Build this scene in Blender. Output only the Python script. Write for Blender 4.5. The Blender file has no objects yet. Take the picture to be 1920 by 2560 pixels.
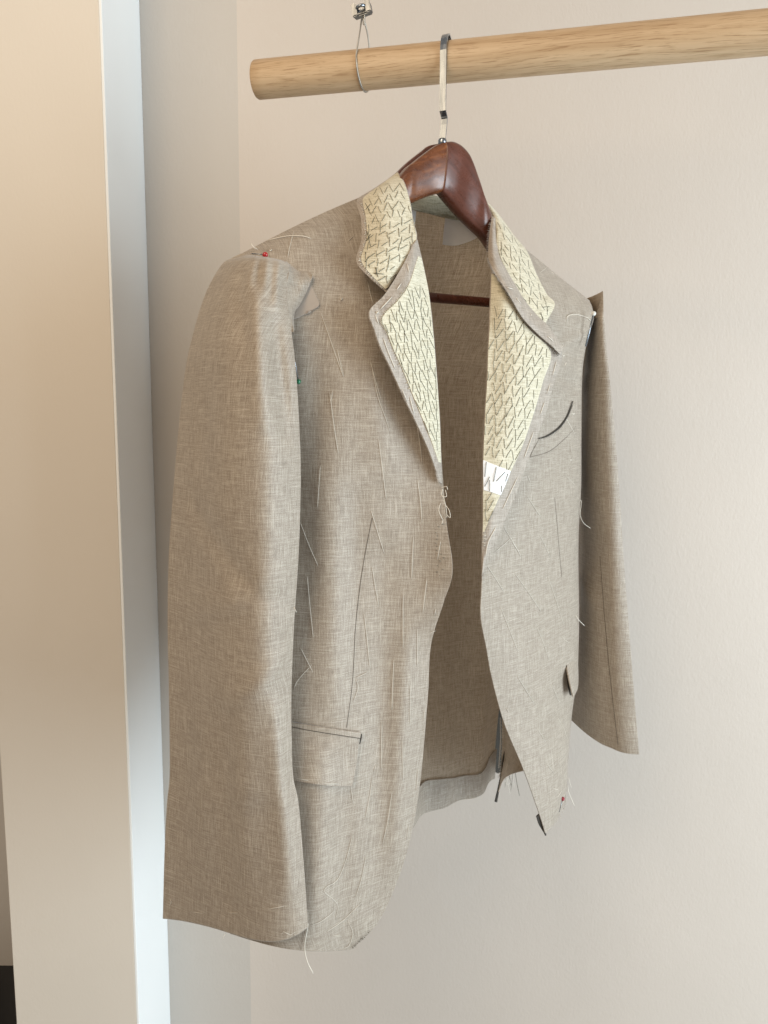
import bpy, bmesh, math, random
from mathutils import Vector, Matrix, Euler, noise
from mathutils.bvhtree import BVHTree
random.seed(7)
R = math.radians
scene = bpy.context.scene
COL = scene.collection

# ------------------------------------------------------------------ camera
CAM = Vector((0.0, 0.0, 1.35))
F = 1920.0
ROT = Euler((R(90 - 8.0), 0, 0)).to_matrix() @ Matrix.Rotation(R(0.65), 3, 'Z')
cd = bpy.data.cameras.new('camera')
cam = bpy.data.objects.new('camera', cd)
COL.objects.link(cam)
cam.matrix_world = Matrix.Translation(CAM) @ ROT.to_4x4()
cd.sensor_fit = 'VERTICAL'
cd.sensor_height = 36
cd.sensor_width = 27
cd.lens = 36 * F / 2560
cd.clip_start = 0.02
cd.clip_end = 50
cd.dof.use_dof = True
cd.dof.focus_distance = 0.80
cd.dof.aperture_fstop = 13
scene.camera = cam

# ------------------------------------------------------------------ light
world = bpy.data.worlds.new('World')
scene.world = world
world.use_nodes = True
bg = world.node_tree.nodes['Background']
bg.inputs['Color'].default_value = (1.0, 0.93, 0.84, 1)
bg.inputs['Strength'].default_value = 0.35


def area(name, loc, target, sx, sy, power, color, spread=180):
    l = bpy.data.lights.new(name, 'AREA')
    l.shape = 'RECTANGLE'
    l.size, l.size_y = sx, sy
    l.energy = power
    l.color = color
    l.spread = R(spread)
    o = bpy.data.objects.new(name, l)
    COL.objects.link(o)
    o.location = loc
    d = Vector(target) - Vector(loc)
    o.rotation_euler = d.to_track_quat('-Z', 'Y').to_euler()
    return o


area('window_light', (2.45, -0.42, 0.9), (0.0, 0.95, 0.95), 1.6, 2.5, 114, (0.79, 0.92, 1.0))
area('warm_lamp', (-0.95, -0.6, 2.05), (-0.3, 1.0, 1.3), 1.2, 1.0, 11.5, (1.0, 0.77, 0.50))
area('ceiling_lamp', (-0.5, -0.45, 2.65), (-0.25, 1.0, 1.5), 0.6, 0.6, 9, (1.0, 0.80, 0.58))

vs = scene.view_settings
scene.display_settings.display_device = 'sRGB'
vs.view_transform = 'Standard'
vs.look = 'None'
vs.exposure = 0.0
vs.gamma = 1.0
vs.use_curve_mapping = False

# ------------------------------------------------------------------ pixel rays and the jacket's own frame


def ray(px, py):
    return ROT @ Vector(((px - 960) / F, -(py - 1280) / F, -1.0))


def P(px, py, Y):
    d = ray(px, py)
    return CAM + d * (Y / d.y)


TH = R(28)
UD = Vector((math.cos(TH), math.sin(TH), 0))      # along the shoulders, near to far
ND = Vector((math.sin(TH), -math.cos(TH), 0))     # out of the chest
ORG = P(1108, 420, 0.90)
ORG.z = 0


def PW(px, py, w):
    d = ray(px, py)
    t = (w - (CAM - ORG).dot(ND)) / d.dot(ND)
    return CAM + d * t


def W(u, w, z):
    p = ORG + UD * u + ND * w
    return Vector((p.x, p.y, z))


# ------------------------------------------------------------------ node helpers


class NT:
    def __init__(self, name):
        self.m = bpy.data.materials.new(name)
        self.m.use_nodes = True
        self.t = self.m.node_tree
        self.b = self.t.nodes['Principled BSDF']

    def n(self, kind, **kw):
        nd = self.t.nodes.new(kind)
        for k, v in kw.items():
            setattr(nd, k, v)
        return nd

    def l(self, a, b):
        self.t.links.new(a, b)

    def uv(self):
        return self.n('ShaderNodeUVMap').outputs[0]

    def obj(self):
        return self.n('ShaderNodeTexCoord').outputs['Object']

    def map(self, src, scale, rot=(0, 0, 0)):
        mp = self.n('ShaderNodeMapping')
        mp.inputs['Scale'].default_value = scale
        mp.inputs['Rotation'].default_value = rot
        self.l(src, mp.inputs['Vector'])
        return mp.outputs[0]

    def noise(self, vec, scale=1.0, detail=2.0, rough=0.5, dist=0.0):
        nd = self.n('ShaderNodeTexNoise')
        nd.inputs['Scale'].default_value = scale
        nd.inputs['Detail'].default_value = detail
        nd.inputs['Roughness'].default_value = rough
        nd.inputs['Distortion'].default_value = dist
        self.l(vec, nd.inputs['Vector'])
        return nd.outputs['Fac']

    def math(self, op, a, b=None, clamp=False):
        nd = self.n('ShaderNodeMath', operation=op)
        nd.use_clamp = clamp
        for i, x in enumerate((a, b)):
            if x is None:
                continue
            if isinstance(x, (int, float)):
                nd.inputs[i].default_value = x
            else:
                self.l(x, nd.inputs[i])
        return nd.outputs[0]

    def ramp(self, fac, stops, interp='LINEAR'):
        nd = self.n('ShaderNodeValToRGB')
        cr = nd.color_ramp
        cr.interpolation = interp
        while len(cr.elements) < len(stops):
            cr.elements.new(0.5)
        for e, (p, c) in zip(cr.elements, stops):
            e.position = p
            e.color = (*c, 1) if len(c) == 3 else c
        self.l(fac, nd.inputs[0])
        return nd.outputs[0]

    def mix(self, fac, a, b, mode='MIX'):
        nd = self.n('ShaderNodeMix', data_type='RGBA', blend_type=mode)
        if isinstance(fac, (int, float)):
            nd.inputs[0].default_value = fac
        else:
            self.l(fac, nd.inputs[0])
        for i, x in ((6, a), (7, b)):
            if isinstance(x, tuple):
                nd.inputs[i].default_value = (*x, 1)
            else:
                self.l(x, nd.inputs[i])
        return nd.outputs[2]

    def bump(self, h, strength=0.3, dist=0.001):
        nd = self.n('ShaderNodeBump')
        nd.inputs['Strength'].default_value = strength
        nd.inputs['Distance'].default_value = dist
        self.l(h, nd.inputs['Height'])
        self.l(nd.outputs[0], self.b.inputs['Normal'])

    def set(self, **kw):
        for k, v in kw.items():
            k = k.replace('_', ' ')
            if k in self.b.inputs:
                s = self.b.inputs[k]
                s.default_value = (*v, 1) if isinstance(v, tuple) and len(v) == 3 and s.type == 'RGBA' else v


def fabric_mat(name, dark, mid, light, contrast=1.0, sheen=0.25, trans=0.0):
    t = NT(name)
    uv = t.uv()
    warp = t.noise(t.map(uv, (1250, 72, 1)), detail=3, rough=0.66)
    weft = t.noise(t.map(uv, (66, 1300, 1)), detail=3, rough=0.66)
    warp2 = t.noise(t.map(uv, (540, 22, 1)), detail=2, rough=0.6)
    weft2 = t.noise(t.map(uv, (20, 500, 1)), detail=2, rough=0.6)
    fine = t.noise(t.map(uv, (1100, 1100, 1), (0, 0, 0.6)), detail=2.5, rough=0.7)
    s = t.math('ADD', t.math('MULTIPLY', warp, 0.90), t.math('MULTIPLY', weft, 0.80))
    s = t.math('ADD', s, t.math('MULTIPLY', warp2, 0.30))
    s = t.math('ADD', s, t.math('MULTIPLY', weft2, 0.25))
    s = t.math('ADD', s, t.math('MULTIPLY', fine, 0.85))
    s = t.math('MULTIPLY', t.math('SUBTRACT', s, 1.55), 1.3 * contrast)
    s = t.math('ADD', s, 0.5, clamp=True)
    broad = t.noise(t.map(uv, (14, 10, 1)), detail=3)
    c = t.ramp(s, ((0.12, dark), (0.48, mid), (0.9, light)))
    slub = t.noise(t.map(uv, (1250, 30, 1)), detail=1.5)
    slub2 = t.noise(t.map(uv, (27, 1300, 1)), detail=1.5)
    for sl in (slub, slub2):
        k = t.ramp(sl, ((0.60, (0, 0, 0)), (0.70, (1, 1, 1))))
        c = t.mix(t.math('MULTIPLY', k, 0.55 * contrast), c, tuple(x * 1.12 for x in light))
        k = t.ramp(sl, ((0.30, (1, 1, 1)), (0.38, (0, 0, 0))))
        c = t.mix(t.math('MULTIPLY', k, 0.40 * contrast), c, dark)
    c = t.mix(t.math('MULTIPLY', broad, 0.14), c, tuple(x * 0.78 for x in mid))
    t.l(c, t.b.inputs['Base Color'])
    t.set(Roughness=0.52, Sheen_Weight=sheen, Sheen_Roughness=0.4, Specular_IOR_Level=0.42)
    t.bump(s, 0.28, 0.0006)
    if trans:                                       # thin cloth lets some of the light behind it through
        tr = t.n('ShaderNodeBsdfTranslucent')
        t.l(c, tr.inputs['Color'])
        mx = t.n('ShaderNodeMixShader')
        mx.inputs[0].default_value = trans
        t.l(t.b.outputs[0], mx.inputs[1])
        t.l(tr.outputs[0], mx.inputs[2])
        t.l(mx.outputs[0], t.t.nodes['Material Output'].inputs['Surface'])
    return t.m


def canvas_mat(name, a, b, c):
    t = NT(name)
    uv = t.uv()
    weft = t.noise(t.map(uv, (70, 900, 1), (0, 0, 0.12)), detail=2.5, rough=0.6)
    warp = t.noise(t.map(uv, (1000, 160, 1), (0, 0, 0.12)), detail=1.5)
    speck = t.noise(t.map(uv, (1300, 1300, 1)), detail=1)
    s = t.math('ADD', t.math('MULTIPLY', weft, 1.1), t.math('MULTIPLY', warp, 0.5))
    s = t.math('ADD', s, t.math('MULTIPLY', speck, 0.6))
    s = t.math('ADD', t.math('MULTIPLY', t.math('SUBTRACT', s, 1.1), 1.5), 0.62, clamp=True)
    t.l(t.ramp(s, ((0.05, a), (0.42, b), (0.85, c))), t.b.inputs['Base Color'])
    t.set(Roughness=0.75, Specular_IOR_Level=0.2, Sheen_Weight=0.15)
    t.bump(s, 0.25, 0.0005)
    return t.m


def plain_mat(name, col, rough=0.6, **kw):
    t = NT(name)
    n = t.noise(t.map(t.obj(), (160, 160, 160)), detail=3)
    t.l(t.mix(t.math('MULTIPLY', n, 0.35), col, tuple(x * 0.72 for x in col)), t.b.inputs['Base Color'])
    t.set(Roughness=rough, **kw)
    return t.m


def wall_mat(name, col, rough=0.5, bump=0.22, scuff=True):
    t = NT(name)
    ob = t.obj()
    peel = t.noise(t.map(ob, (260, 260, 150)), detail=2.5, rough=0.55)
    roll = t.noise(t.map(ob, (70, 70, 28)), detail=2)
    big = t.noise(t.map(ob, (2.3, 2.3, 1.6)), detail=3, rough=0.6)
    c = t.ramp(big, ((0.3, tuple(x * 0.965 for x in col)), (0.7, tuple(min(1, x * 1.025) for x in col))))
    if scuff:
        sc = t.noise(t.map(ob, (30, 30, 4), (0.3, 0.2, 0)), detail=4, rough=0.7)
        k = t.ramp(sc, ((0.70, (0, 0, 0)), (0.78, (1, 1, 1))))
        c = t.mix(t.math('MULTIPLY', k, 0.10), c, (0.75, 0.72, 0.68))
    t.l(c, t.b.inputs['Base Color'])
    t.set(Roughness=rough, Specular_IOR_Level=0.35)
    t.bump(t.math('ADD', peel, t.math('MULTIPLY', roll, 0.5)), bump, 0.0015)
    return t.m


def rail_wood_mat():
    t = NT('pale_oak')
    uv = t.uv()
    wob = t.noise(t.map(uv, (4, 9, 1)), detail=2)
    cmb = t.n('ShaderNodeVectorMath', operation='ADD')
    t.l(uv, cmb.inputs[0])
    cx = t.n('ShaderNodeCombineXYZ')
    t.l(t.math('MULTIPLY', wob, 0.02), cx.inputs[1])
    t.l(cx.outputs[0], cmb.inputs[1])
    v = cmb.outputs[0]
    dash = t.noise(t.map(v, (30, 800, 1)), detail=3, rough=0.65)
    band = t.noise(t.map(v, (3.2, 95, 1)), detail=3, rough=0.6)
    ray_ = t.noise(t.map(v, (11, 190, 1)), detail=2)
    c = t.ramp(band, ((0.25, (0.43, 0.285, 0.16)), (0.5, (0.56, 0.395, 0.24)), (0.75, (0.66, 0.49, 0.315))))
    d = t.ramp(dash, ((0.36, (1, 1, 1)), (0.46, (0, 0, 0))))
    c = t.mix(t.math('MULTIPLY', d, 0.58), c, (0.235, 0.125, 0.05))
    r2 = t.ramp(ray_, ((0.60, (0, 0, 0)), (0.72, (1, 1, 1))))
    c = t.mix(t.math('MULTIPLY', r2, 0.35), c, (0.30, 0.17, 0.07))
    t.l(c, t.b.inputs['Base Color'])
    t.set(Roughness=0.45, Specular_IOR_Level=0.35)
    t.bump(dash, 0.18, 0.0006)
    return t.m


def hanger_mat(name, a, b, c, rot):
    t = NT(name)
    ob = t.map(t.obj(), (1, 1, 1), rot)
    g = t.noise(t.map(ob, (14, 60, 190)), detail=3, rough=0.6, dist=0.6)
    g2 = t.noise(t.map(ob, (6, 22, 60)), detail=3)
    col = t.ramp(g, ((0.28, a), (0.5, b), (0.75, c)))
    col = t.mix(t.math('MULTIPLY', g2, 0.5), col, a)
    sc = t.noise(t.map(ob, (90, 90, 90)), detail=4, rough=0.7)
    t.l(col, t.b.inputs['Base Color'])
    t.l(t.ramp(sc, ((0.35, (0.22,) * 3), (0.7, (0.42,) * 3))), t.b.inputs['Roughness'])
    t.set(Coat_Weight=0.35, Coat_Roughness=0.22, Specular_IOR_Level=0.5)
    t.bump(sc, 0.05, 0.0006)
    return t.m


def metal_mat(name, col, rough):
    t = NT(name)
    n = t.noise(t.map(t.obj(), (300, 300, 40)), detail=3)
    t.l(t.ramp(n, ((0.3, (rough * 0.7,) * 3), (0.7, (rough * 1.4,) * 3))), t.b.inputs['Roughness'])
    t.set(Base_Color=col, Metallic=1.0)
    return t.m


M = dict(
    cloth=fabric_mat('taupe_suiting', (0.190, 0.150, 0.113), (0.338, 0.281, 0.225), (0.56, 0.50, 0.42), 0.85),
    wrong=fabric_mat('taupe_suiting_wrong_side', (0.23, 0.17, 0.115), (0.39, 0.31, 0.225), (0.60, 0.51, 0.40), 0.85),  # same cloth, lighter and warmer: light inside the jacket put into its colour
    backing=fabric_mat('taupe_suiting_back', (0.23, 0.17, 0.115), (0.44, 0.355, 0.265), (0.66, 0.57, 0.46), 0.85, 0.2, 0.5),  # same cloth again, the interior light put into its colour
    edge=fabric_mat('taupe_edge_strip', (0.22, 0.178, 0.14), (0.365, 0.308, 0.256), (0.58, 0.52, 0.45), 0.9),
    canvas=canvas_mat('cream_hair_canvas', (0.22, 0.195, 0.125), (0.54, 0.485, 0.355), (0.73, 0.675, 0.535)),
    stand=canvas_mat('olive_stand_canvas', (0.15, 0.145, 0.10), (0.34, 0.325, 0.235), (0.52, 0.50, 0.39)),
    white=plain_mat('white_lining', (0.90, 0.90, 0.91), 0.8),
    wad=plain_mat('pale_wadding', (0.42, 0.35, 0.29), 0.9, Sheen_Weight=0.4),
    thread=plain_mat('cream_thread', (0.80, 0.745, 0.65), 0.7),
    dthread=plain_mat('grey_silk_thread', (0.15, 0.14, 0.10), 0.6),
    seam=plain_mat('seam_shadow_thread', (0.13, 0.105, 0.08), 0.8),
    slit=plain_mat('dark_pocketing_and_vent_shade', (0.045, 0.038, 0.03), 0.9),  # pocket lining, also used for the painted shade behind the vent
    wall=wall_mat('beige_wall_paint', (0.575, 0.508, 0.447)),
    wall_shade=wall_mat('shaded_wall_paint', (0.505, 0.463, 0.418)),  # the back wall's paint again, with the strip's shade put into its colour
    white_paint=wall_mat('white_satin_paint', (0.86, 0.87, 0.865), 0.55, 0.05, False),
    pillar=wall_mat('beige_pillar_paint', (0.69, 0.622, 0.54), 0.42, 0.10),
    black=plain_mat('black_lacquer', (0.012, 0.012, 0.013), 0.4),
    oak=rail_wood_mat(),
    mahog=hanger_mat('mahogany_warm', (0.075, 0.022, 0.010), (0.16, 0.052, 0.019), (0.29, 0.105, 0.036), (0, 0.45, 0.2)),  # same wood as the other arm, the lit facing put into its colour
    mahog2=hanger_mat('mahogany_dark', (0.070, 0.023, 0.015), (0.12, 0.041, 0.027), (0.17, 0.062, 0.044), (0, -0.8, 0.3)),  # same wood, the other arm's mauve sheen put into its colour
    chrome=metal_mat('chrome', (0.30, 0.33, 0.37), 0.25),
    steel=metal_mat('galvanised_steel', (0.20, 0.21, 0.22), 0.30),
    wire=metal_mat('steel_wire', (0.46, 0.43, 0.38), 0.38),
    red=plain_mat('red_glass_head', (0.42, 0.006, 0.012), 0.15, Coat_Weight=0.6),
    crimson=plain_mat('crimson_glass_head', (0.30, 0.008, 0.025), 0.15, Coat_Weight=0.6),
    green=plain_mat('green_glass_head', (0.006, 0.16, 0.07), 0.15, Coat_Weight=0.6),
    pearl=plain_mat('white_glass_head', (0.75, 0.74, 0.70), 0.25, Coat_Weight=0.5),
)

# ------------------------------------------------------------------ mesh helpers


def link(name, me, mat, parent=None):
    o = bpy.data.objects.new(name, me)
    COL.objects.link(o)
    if mat is not None and len(me.materials) == 0:
        me.materials.append(mat)
    if parent is not None:
        o.parent = parent
    return o


def mesh(name, vs_, fs, mat, parent=None, uvs=None, smooth=True):
    """vs_ in world coordinates; parents sit at the origin of rotation so only their location is subtracted."""
    off = Vector((0, 0, 0))
    q = parent
    while q is not None:
        off += q.location
        q = q.parent
    me = bpy.data.meshes.new(name)
    me.from_pydata([Vector(v) - off for v in vs_], [], fs)
    if uvs is not None:
        ul = me.uv_layers.new(name='UVMap')
        for lp in me.loops:
            ul.data[lp.index].uv = uvs[lp.vertex_index]
    if smooth:
        me.polygons.foreach_set('use_smooth', [True] * len(me.polygons))
    me.update()
    return link(name, me, mat, parent)


def empty(name, loc, label, cat, group=None):
    o = bpy.data.objects.new(name, None)
    o.empty_display_size = 0.05
    COL.objects.link(o)
    o.location = loc
    o['label'] = label
    o['category'] = cat
    if group:
        o['group'] = group
    return o


def lab(o, label):
    o['label'] = label
    return o


def crv(pts, n):
    """Catmull-Rom through pts (tuples), n+1 samples."""
    pts = [Vector(p) for p in pts]
    m = len(pts) - 1
    out = []
    for i in range(n + 1):
        t = i / n * m
        k = min(int(t), m - 1)
        f = t - k
        p1, p2 = pts[k], pts[k + 1]
        p0 = pts[k - 1] if k > 0 else p1 * 2 - p2
        p3 = pts[k + 2] if k + 2 <= m else p2 * 2 - p1
        out.append(0.5 * ((2 * p1) + (p2 - p0) * f + (2 * p0 - 5 * p1 + 4 * p2 - p3) * f * f + (3 * p1 - p0 - 3 * p2 + p3) * f ** 3))
    return out


def grid(rows, nu, nv):
    a = [crv(r, nu) for r in rows]
    cols = [crv([r[i] for r in a], nv) for i in range(nu + 1)]
    return [[cols[i][j] for i in range(nu + 1)] for j in range(nv + 1)]


SURF = {}


def tighten(G, cols=True):
    """an extra loop close to every free edge, so that the thickness rim does not bend the shading"""
    def tl(r, n):
        return [r[0], r[0].lerp(r[1], 0.4 / n)] + r[1:-1] + [r[-1].lerp(r[-2], 0.4 / n), r[-1]]
    if len(G) > 2:
        k = 6.0
        a = [p.lerp(q, 1 / k / 2) for p, q in zip(G[0], G[1])]
        b = [p.lerp(q, 1 / k / 2) for p, q in zip(G[-1], G[-2])]
        G = [G[0], a] + G[1:-1] + [b, G[-1]]
    if cols and len(G[0]) > 2:
        G = [tl(r, 5.0) for r in G]
    return G



def sheet(name, G, mat, parent, thick=0.0012, key=None, uvmode='arc', closed=False, flip=False, back_mat=None):
    """G[j][i] world points -> smooth sheet with real thickness."""
    if thick:
        G = tighten(G, not closed)
    nv, nu = len(G), len(G[0])
    vs_ = [p for r in G for p in r]
    fs = []
    iu = nu if closed else nu - 1
    for j in range(nv - 1):
        for i in range(iu):
            a, b = j * nu + i, j * nu + (i + 1) % nu
            f = (a, a + nu, b + nu, b)
            fs.append(f[::-1] if flip else f)
    uvs = []
    for j, r in enumerate(G):
        u = (r[0] - ORG).dot(UD) if uvmode == 'arc' else 0
        for i, p in enumerate(r):
            if i:
                u += (p - r[i - 1]).length
            if uvmode == 'uz':
                uvs.append(((p - ORG).dot(UD), p.z))
            else:
                uvs.append((u, p.z))
    o = mesh(name, vs_, fs, mat, parent, uvs)
    if thick:
        sm = o.modifiers.new('thickness', 'SOLIDIFY')
        sm.thickness = thick
        sm.offset = -1
        if back_mat is not None:
            o.data.materials.append(back_mat)
            sm.material_offset = 1
            sm.material_offset_rim = 0
    if key:
        SURF[key] = (BVHTree.FromPolygons(vs_, fs), vs_)
    return o


def wob(p, s, a, seed=0.0):
    return a * noise.noise(Vector((p.x * s + seed, p.y * s, p.z * s * 0.55 + seed)))


def seg_fold(px, py, x0, y0, x1, y1, wd, amp):
    """height of a soft fold running along the segment"""
    dx, dy = x1 - x0, y1 - y0
    L2 = dx * dx + dy * dy
    t = ((px - x0) * dx + (py - y0) * dy) / L2
    tc = max(0, min(1, t))
    ex, ey = px - (x0 + dx * tc), py - (y0 + dy * tc)
    d2 = ex * ex + ey * ey
    return amp * math.exp(-d2 / (wd * wd)) * (0.35 + 0.65 * math.sin(math.pi * (0.1 + 0.8 * tc)))


def loft(name, rows, nu, nv, mat, parent, folds=(), wamp=0.0015, wscale=14, seed=0, **kw):
    """rows of (px, py, w): photo direction and distance in front of the hanger plane"""
    G = grid(rows, nu, nv)
    out = []
    for r in G:
        q = []
        for c in r:
            w = c.z + sum(seg_fold(c.x, c.y, *f) for f in folds)
            p = PW(c.x, c.y, w)
            if wamp:
                p = p + ND * wob(p, wscale, wamp, seed)
            q.append(p)
        out.append(q)
    return sheet(name, out, mat, parent, **kw)


def onto(key, px, py, off=0.0006):
    bvh, vs_ = SURF[key]
    d = ray(px, py).normalized()
    h, n, _, _ = bvh.ray_cast(CAM, d)
    if h is None:                                   # just past an edge: take the depth of the nearest edge point
        best = min(vs_, key=lambda v: ((v - CAM) - d * (v - CAM).dot(d)).length_squared)
        h = CAM + d * (best - CAM).dot(d)
    return h - d * off


def hits(key, px, py):
    return SURF[key][0].ray_cast(CAM, ray(px, py).normalized())[0] is not None


def lay(name, rows, nu, nv, key, off, mat, parent, thick=0.001, newkey=None):
    """a piece of cloth lying on another surface"""
    G = grid([[(x, y, 0) for x, y in r] for r in rows], nu, nv)
    fo = off if callable(off) else (lambda v: off)
    return sheet(name, [[onto(key, c.x, c.y, fo(j / nv)) for c in r] for j, r in enumerate(G)], mat, parent, thick, key=newkey)


def tube_data(pts, rad, sides=5, taper=False):
    n = len(pts)
    vs_, fs = [], []
    up = Vector((0.13, -0.9, 0.31)).normalized()
    for i, p in enumerate(pts):
        t = (pts[min(i + 1, n - 1)] - pts[max(i - 1, 0)]).normalized()
        a = t.cross(up)
        if a.length < 1e-4:
            a = t.cross(Vector((1, 0, 0)))
        a.normalize()
        b = t.cross(a)
        r = rad[i] if isinstance(rad, (list, tuple)) else rad
        if taper and (i == 0 or i == n - 1):
            r *= 0.4
        for k in range(sides):
            an = 2 * math.pi * k / sides
            vs_.append(p + a * (math.cos(an) * r) + b * (math.sin(an) * r))
    for i in range(n - 1):
        for k in range(sides):
            a0, b0 = i * sides + k, i * sides + (k + 1) % sides
            fs.append((a0, b0, b0 + sides, a0 + sides))
    fs.append(tuple(range(sides - 1, -1, -1)))
    fs.append(tuple(range((n - 1) * sides, n * sides)))
    return vs_, fs


def tube(name, pts, rad, mat, parent=None, sides=6, taper=False, uv=False):
    v, f = tube_data(pts, rad, sides, taper)
    return mesh(name, v, f, mat, parent)


def ball(name, c, r, mat, parent, sq=1.0):
    bm = bmesh.new()
    bmesh.ops.create_icosphere(bm, subdivisions=3, radius=r)
    vs_ = [Vector((v.co.x, v.co.y, v.co.z * sq)) + c for v in bm.verts]
    fs = [tuple(v.index for v in f.verts) for f in bm.faces]
    bm.free()
    return mesh(name, vs_, fs, mat, parent)


def struct(o):
    o['kind'] = 'structure'
    return o


def prism(name, poly, z0, z1, mat, bevel=0.004, parent=None):
    """plan polygon (x, y), counter-clockwise, extruded and bevelled"""
    bm = bmesh.new()
    lo = [bm.verts.new((x, y, z0)) for x, y in poly]
    hi = [bm.verts.new((x, y, z1)) for x, y in poly]
    n = len(poly)
    for i in range(n):
        bm.faces.new((lo[i], lo[(i + 1) % n], hi[(i + 1) % n], hi[i]))
    bm.faces.new(lo[::-1])
    bm.faces.new(hi)
    if bevel:
        bmesh.ops.bevel(bm, geom=bm.edges[:], offset=bevel, segments=3, profile=0.5, affect='EDGES')
    if parent is not None:
        bmesh.ops.translate(bm, verts=bm.verts, vec=-parent.location)
    me = bpy.data.meshes.new(name)
    bm.to_mesh(me)
    bm.free()
    me.polygons.foreach_set('use_smooth', [False] * len(me.polygons))
    return link(name, me, mat, parent)


# ------------------------------------------------------------------ the corner of the room
XP = -0.384                                   # face of the pillar that looks at the window
struct(prism('back_wall', [(-0.235, 1.275), (2.2, 1.275), (2.2, 1.42), (-0.235, 1.42)], -0.05, 3.0, M['wall'], 0))
struct(prism('side_wall', [(-0.700, 1.275), (-0.235, 1.275), (-0.235, 1.42), (-0.700, 1.42)], -0.05, 3.0, M['wall_shade'], 0))
pil = empty('pillar', (-0.48, 1.2, 0), 'square beige painted pillar with a white face on its right side', 'pillar')
prism('pillar_core', [(-0.581, 1.107), (XP - 0.004, 1.107), (XP - 0.004, 1.2745), (-0.581, 1.2745)], -0.05, 3.0, M['pillar'], 0.0008, pil)
lab(prism('white_face', [(XP - 0.004, 1.107), (XP, 1.107), (XP, 1.2745), (XP - 0.004, 1.2745)], -0.05, 3.0, M['white_paint'], 0.0008, pil),
    'cool white satin painted face of the pillar')
struct(prism('floor', [(-2, -1.5), (2.6, -1.5), (2.6, 1.8), (-2, 1.8)], -0.12, -0.055, plain_mat('grey_floor', (0.50, 0.51, 0.52), 0.5), 0))
cab = empty('cabinet', (-0.74, 1.21, 0), 'black cabinet in the bottom left corner behind the beige pillar', 'cabinet')
prism('cabinet_body', [(-0.95, 1.13), (-0.592, 1.13), (-0.592, 1.29), (-0.95, 1.29)], 0.0, 0.300, M['black'], 0.004, cab)
prism('cabinet_top', [(-0.955, 1.12), (-0.588, 1.12), (-0.588, 1.294), (-0.955, 1.294)], 0.302, 0.325, M['black'], 0.003, cab)
struct(prism('dark_gap_panel', [(-1.6, 1.60), (-0.66, 1.60), (-0.66, 1.64), (-1.6, 1.64)], 0, 2.4, M['black'], 0.003))  # black panel added to paint the dark gap beyond the wall end

# ------------------------------------------------------------------ rail
RA, RB = P(640, 200, 0.955), P(1920, 82, 0.825)
RB.z = RA.z + (RB.z - RA.z) * 0.6
RD = (RB - RA).normalized()
RB2 = RB + RD * 0.35
RRAD = 0.0207


def build_rail():
    a = RD.cross(Vector((0, 0, 1))).normalized()
    b = RD.cross(a)
    L = (RB2 - RA).length
    sides, segs = 64, 60
    prof = [(0, 0.0), (0, RRAD * 0.5), (0, RRAD - 0.0022), (0.0006, RRAD - 0.0009), (0.0022, RRAD)]
    prof += [(L * i / segs, RRAD) for i in range(1, segs + 1)] + [(L, 0.001)]
    vs_, uvs, fs = [], [], []
    for s, r in prof:
        for k in range(sides + 1):
            an = 2 * math.pi * k / sides
            vs_.append(RA + RD * s + a * (math.cos(an) * r) + b * (math.sin(an) * r))
            uvs.append((s + r * 0.2, an * RRAD))
    for i in range(len(prof) - 1):
        for k in range(sides):
            q = i * (sides + 1) + k
            fs.append((q, q + 1, q + sides + 2, q + sides + 1))
    o = mesh('clothes_rail', vs_, fs, M['oak'], None, uvs)
    o['label'] = 'round pale oak clothes rail hanging across the top in front of the wall'
    o['category'] = 'clothes rail'
    return o


build_rail()


def rail_at(px):
    """rail axis point seen at image column px"""
    best, bp = 1e9, None
    for i in range(2001):
        p = RA + (RB2 - RA) * (i / 2000)
        q = ROT.transposed() @ (p - CAM)
        x = 960 + F * q.x / -q.z
        if abs(x - px) < best:
            best, bp = abs(x - px), p
    return bp


# ------------------------------------------------------------------ cable with its clamp
cc = rail_at(908)
RP = RD.cross(Vector((0, 0, 1))).normalized()        # across the rail, towards the camera
if RP.y > 0:
    RP = -RP
clampc = P(906, 27, cc.y - 0.002)
cable = empty('hanging_cable', clampc, 'thin steel cable looped round the oak rail under a small metal clamp', 'cable')


def twist(name, pts, rad, n):
    pts = crv([tuple(p) for p in pts], n)
    vs_, fs = [], []
    L = 0
    for st in range(4):
        q = []
        acc = 0
        for i, p in enumerate(pts):
            if i:
                acc += (p - pts[i - 1]).length
            t = (pts[min(i + 1, n)] - pts[max(i - 1, 0)]).normalized()
            a = t.cross(Vector((0.3, 0.9, 0.1))).normalized()
            b = t.cross(a)
            an = acc / 0.0035 * 2 * math.pi / 2 + st * math.pi / 2
            q.append(p + a * math.cos(an) * rad * 0.55 + b * math.sin(an) * rad * 0.55)
        v, f = tube_data(q, rad * 0.55, 5)
        base = len(vs_)
        vs_ += v
        fs += [tuple(i + base for i in ff) for ff in f]
    return mesh(name, vs_, fs, M['wire'], cable)


rr = RRAD + 0.0012
up = Vector((0, 0, 1))
loop = [clampc - up * 0.006 + RP * 0.001, cc + RP * 0.013 + up * 0.034 - RD * 0.0005]
for an in range(26, -207, -18):
    sh = -0.0022 + 0.0062 * (26 - an) / 232
    loop.append(cc + RP * rr * math.cos(R(an)) + up * rr * math.sin(R(an)) + RD * sh)
loop += [cc - RP * 0.010 + up * 0.037 + RD * 0.003, clampc - up * 0.006 - RP * 0.001 + RD * 0.001]
twist('cable_loop', loop, 0.0009, 220)
twist('cable_line', [clampc - up * 0.010 + RD * 0.001, clampc + up * 0.02 + RD * 0.003, clampc + up * 0.35 + RD * 0.006], 0.0011, 120)


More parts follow.
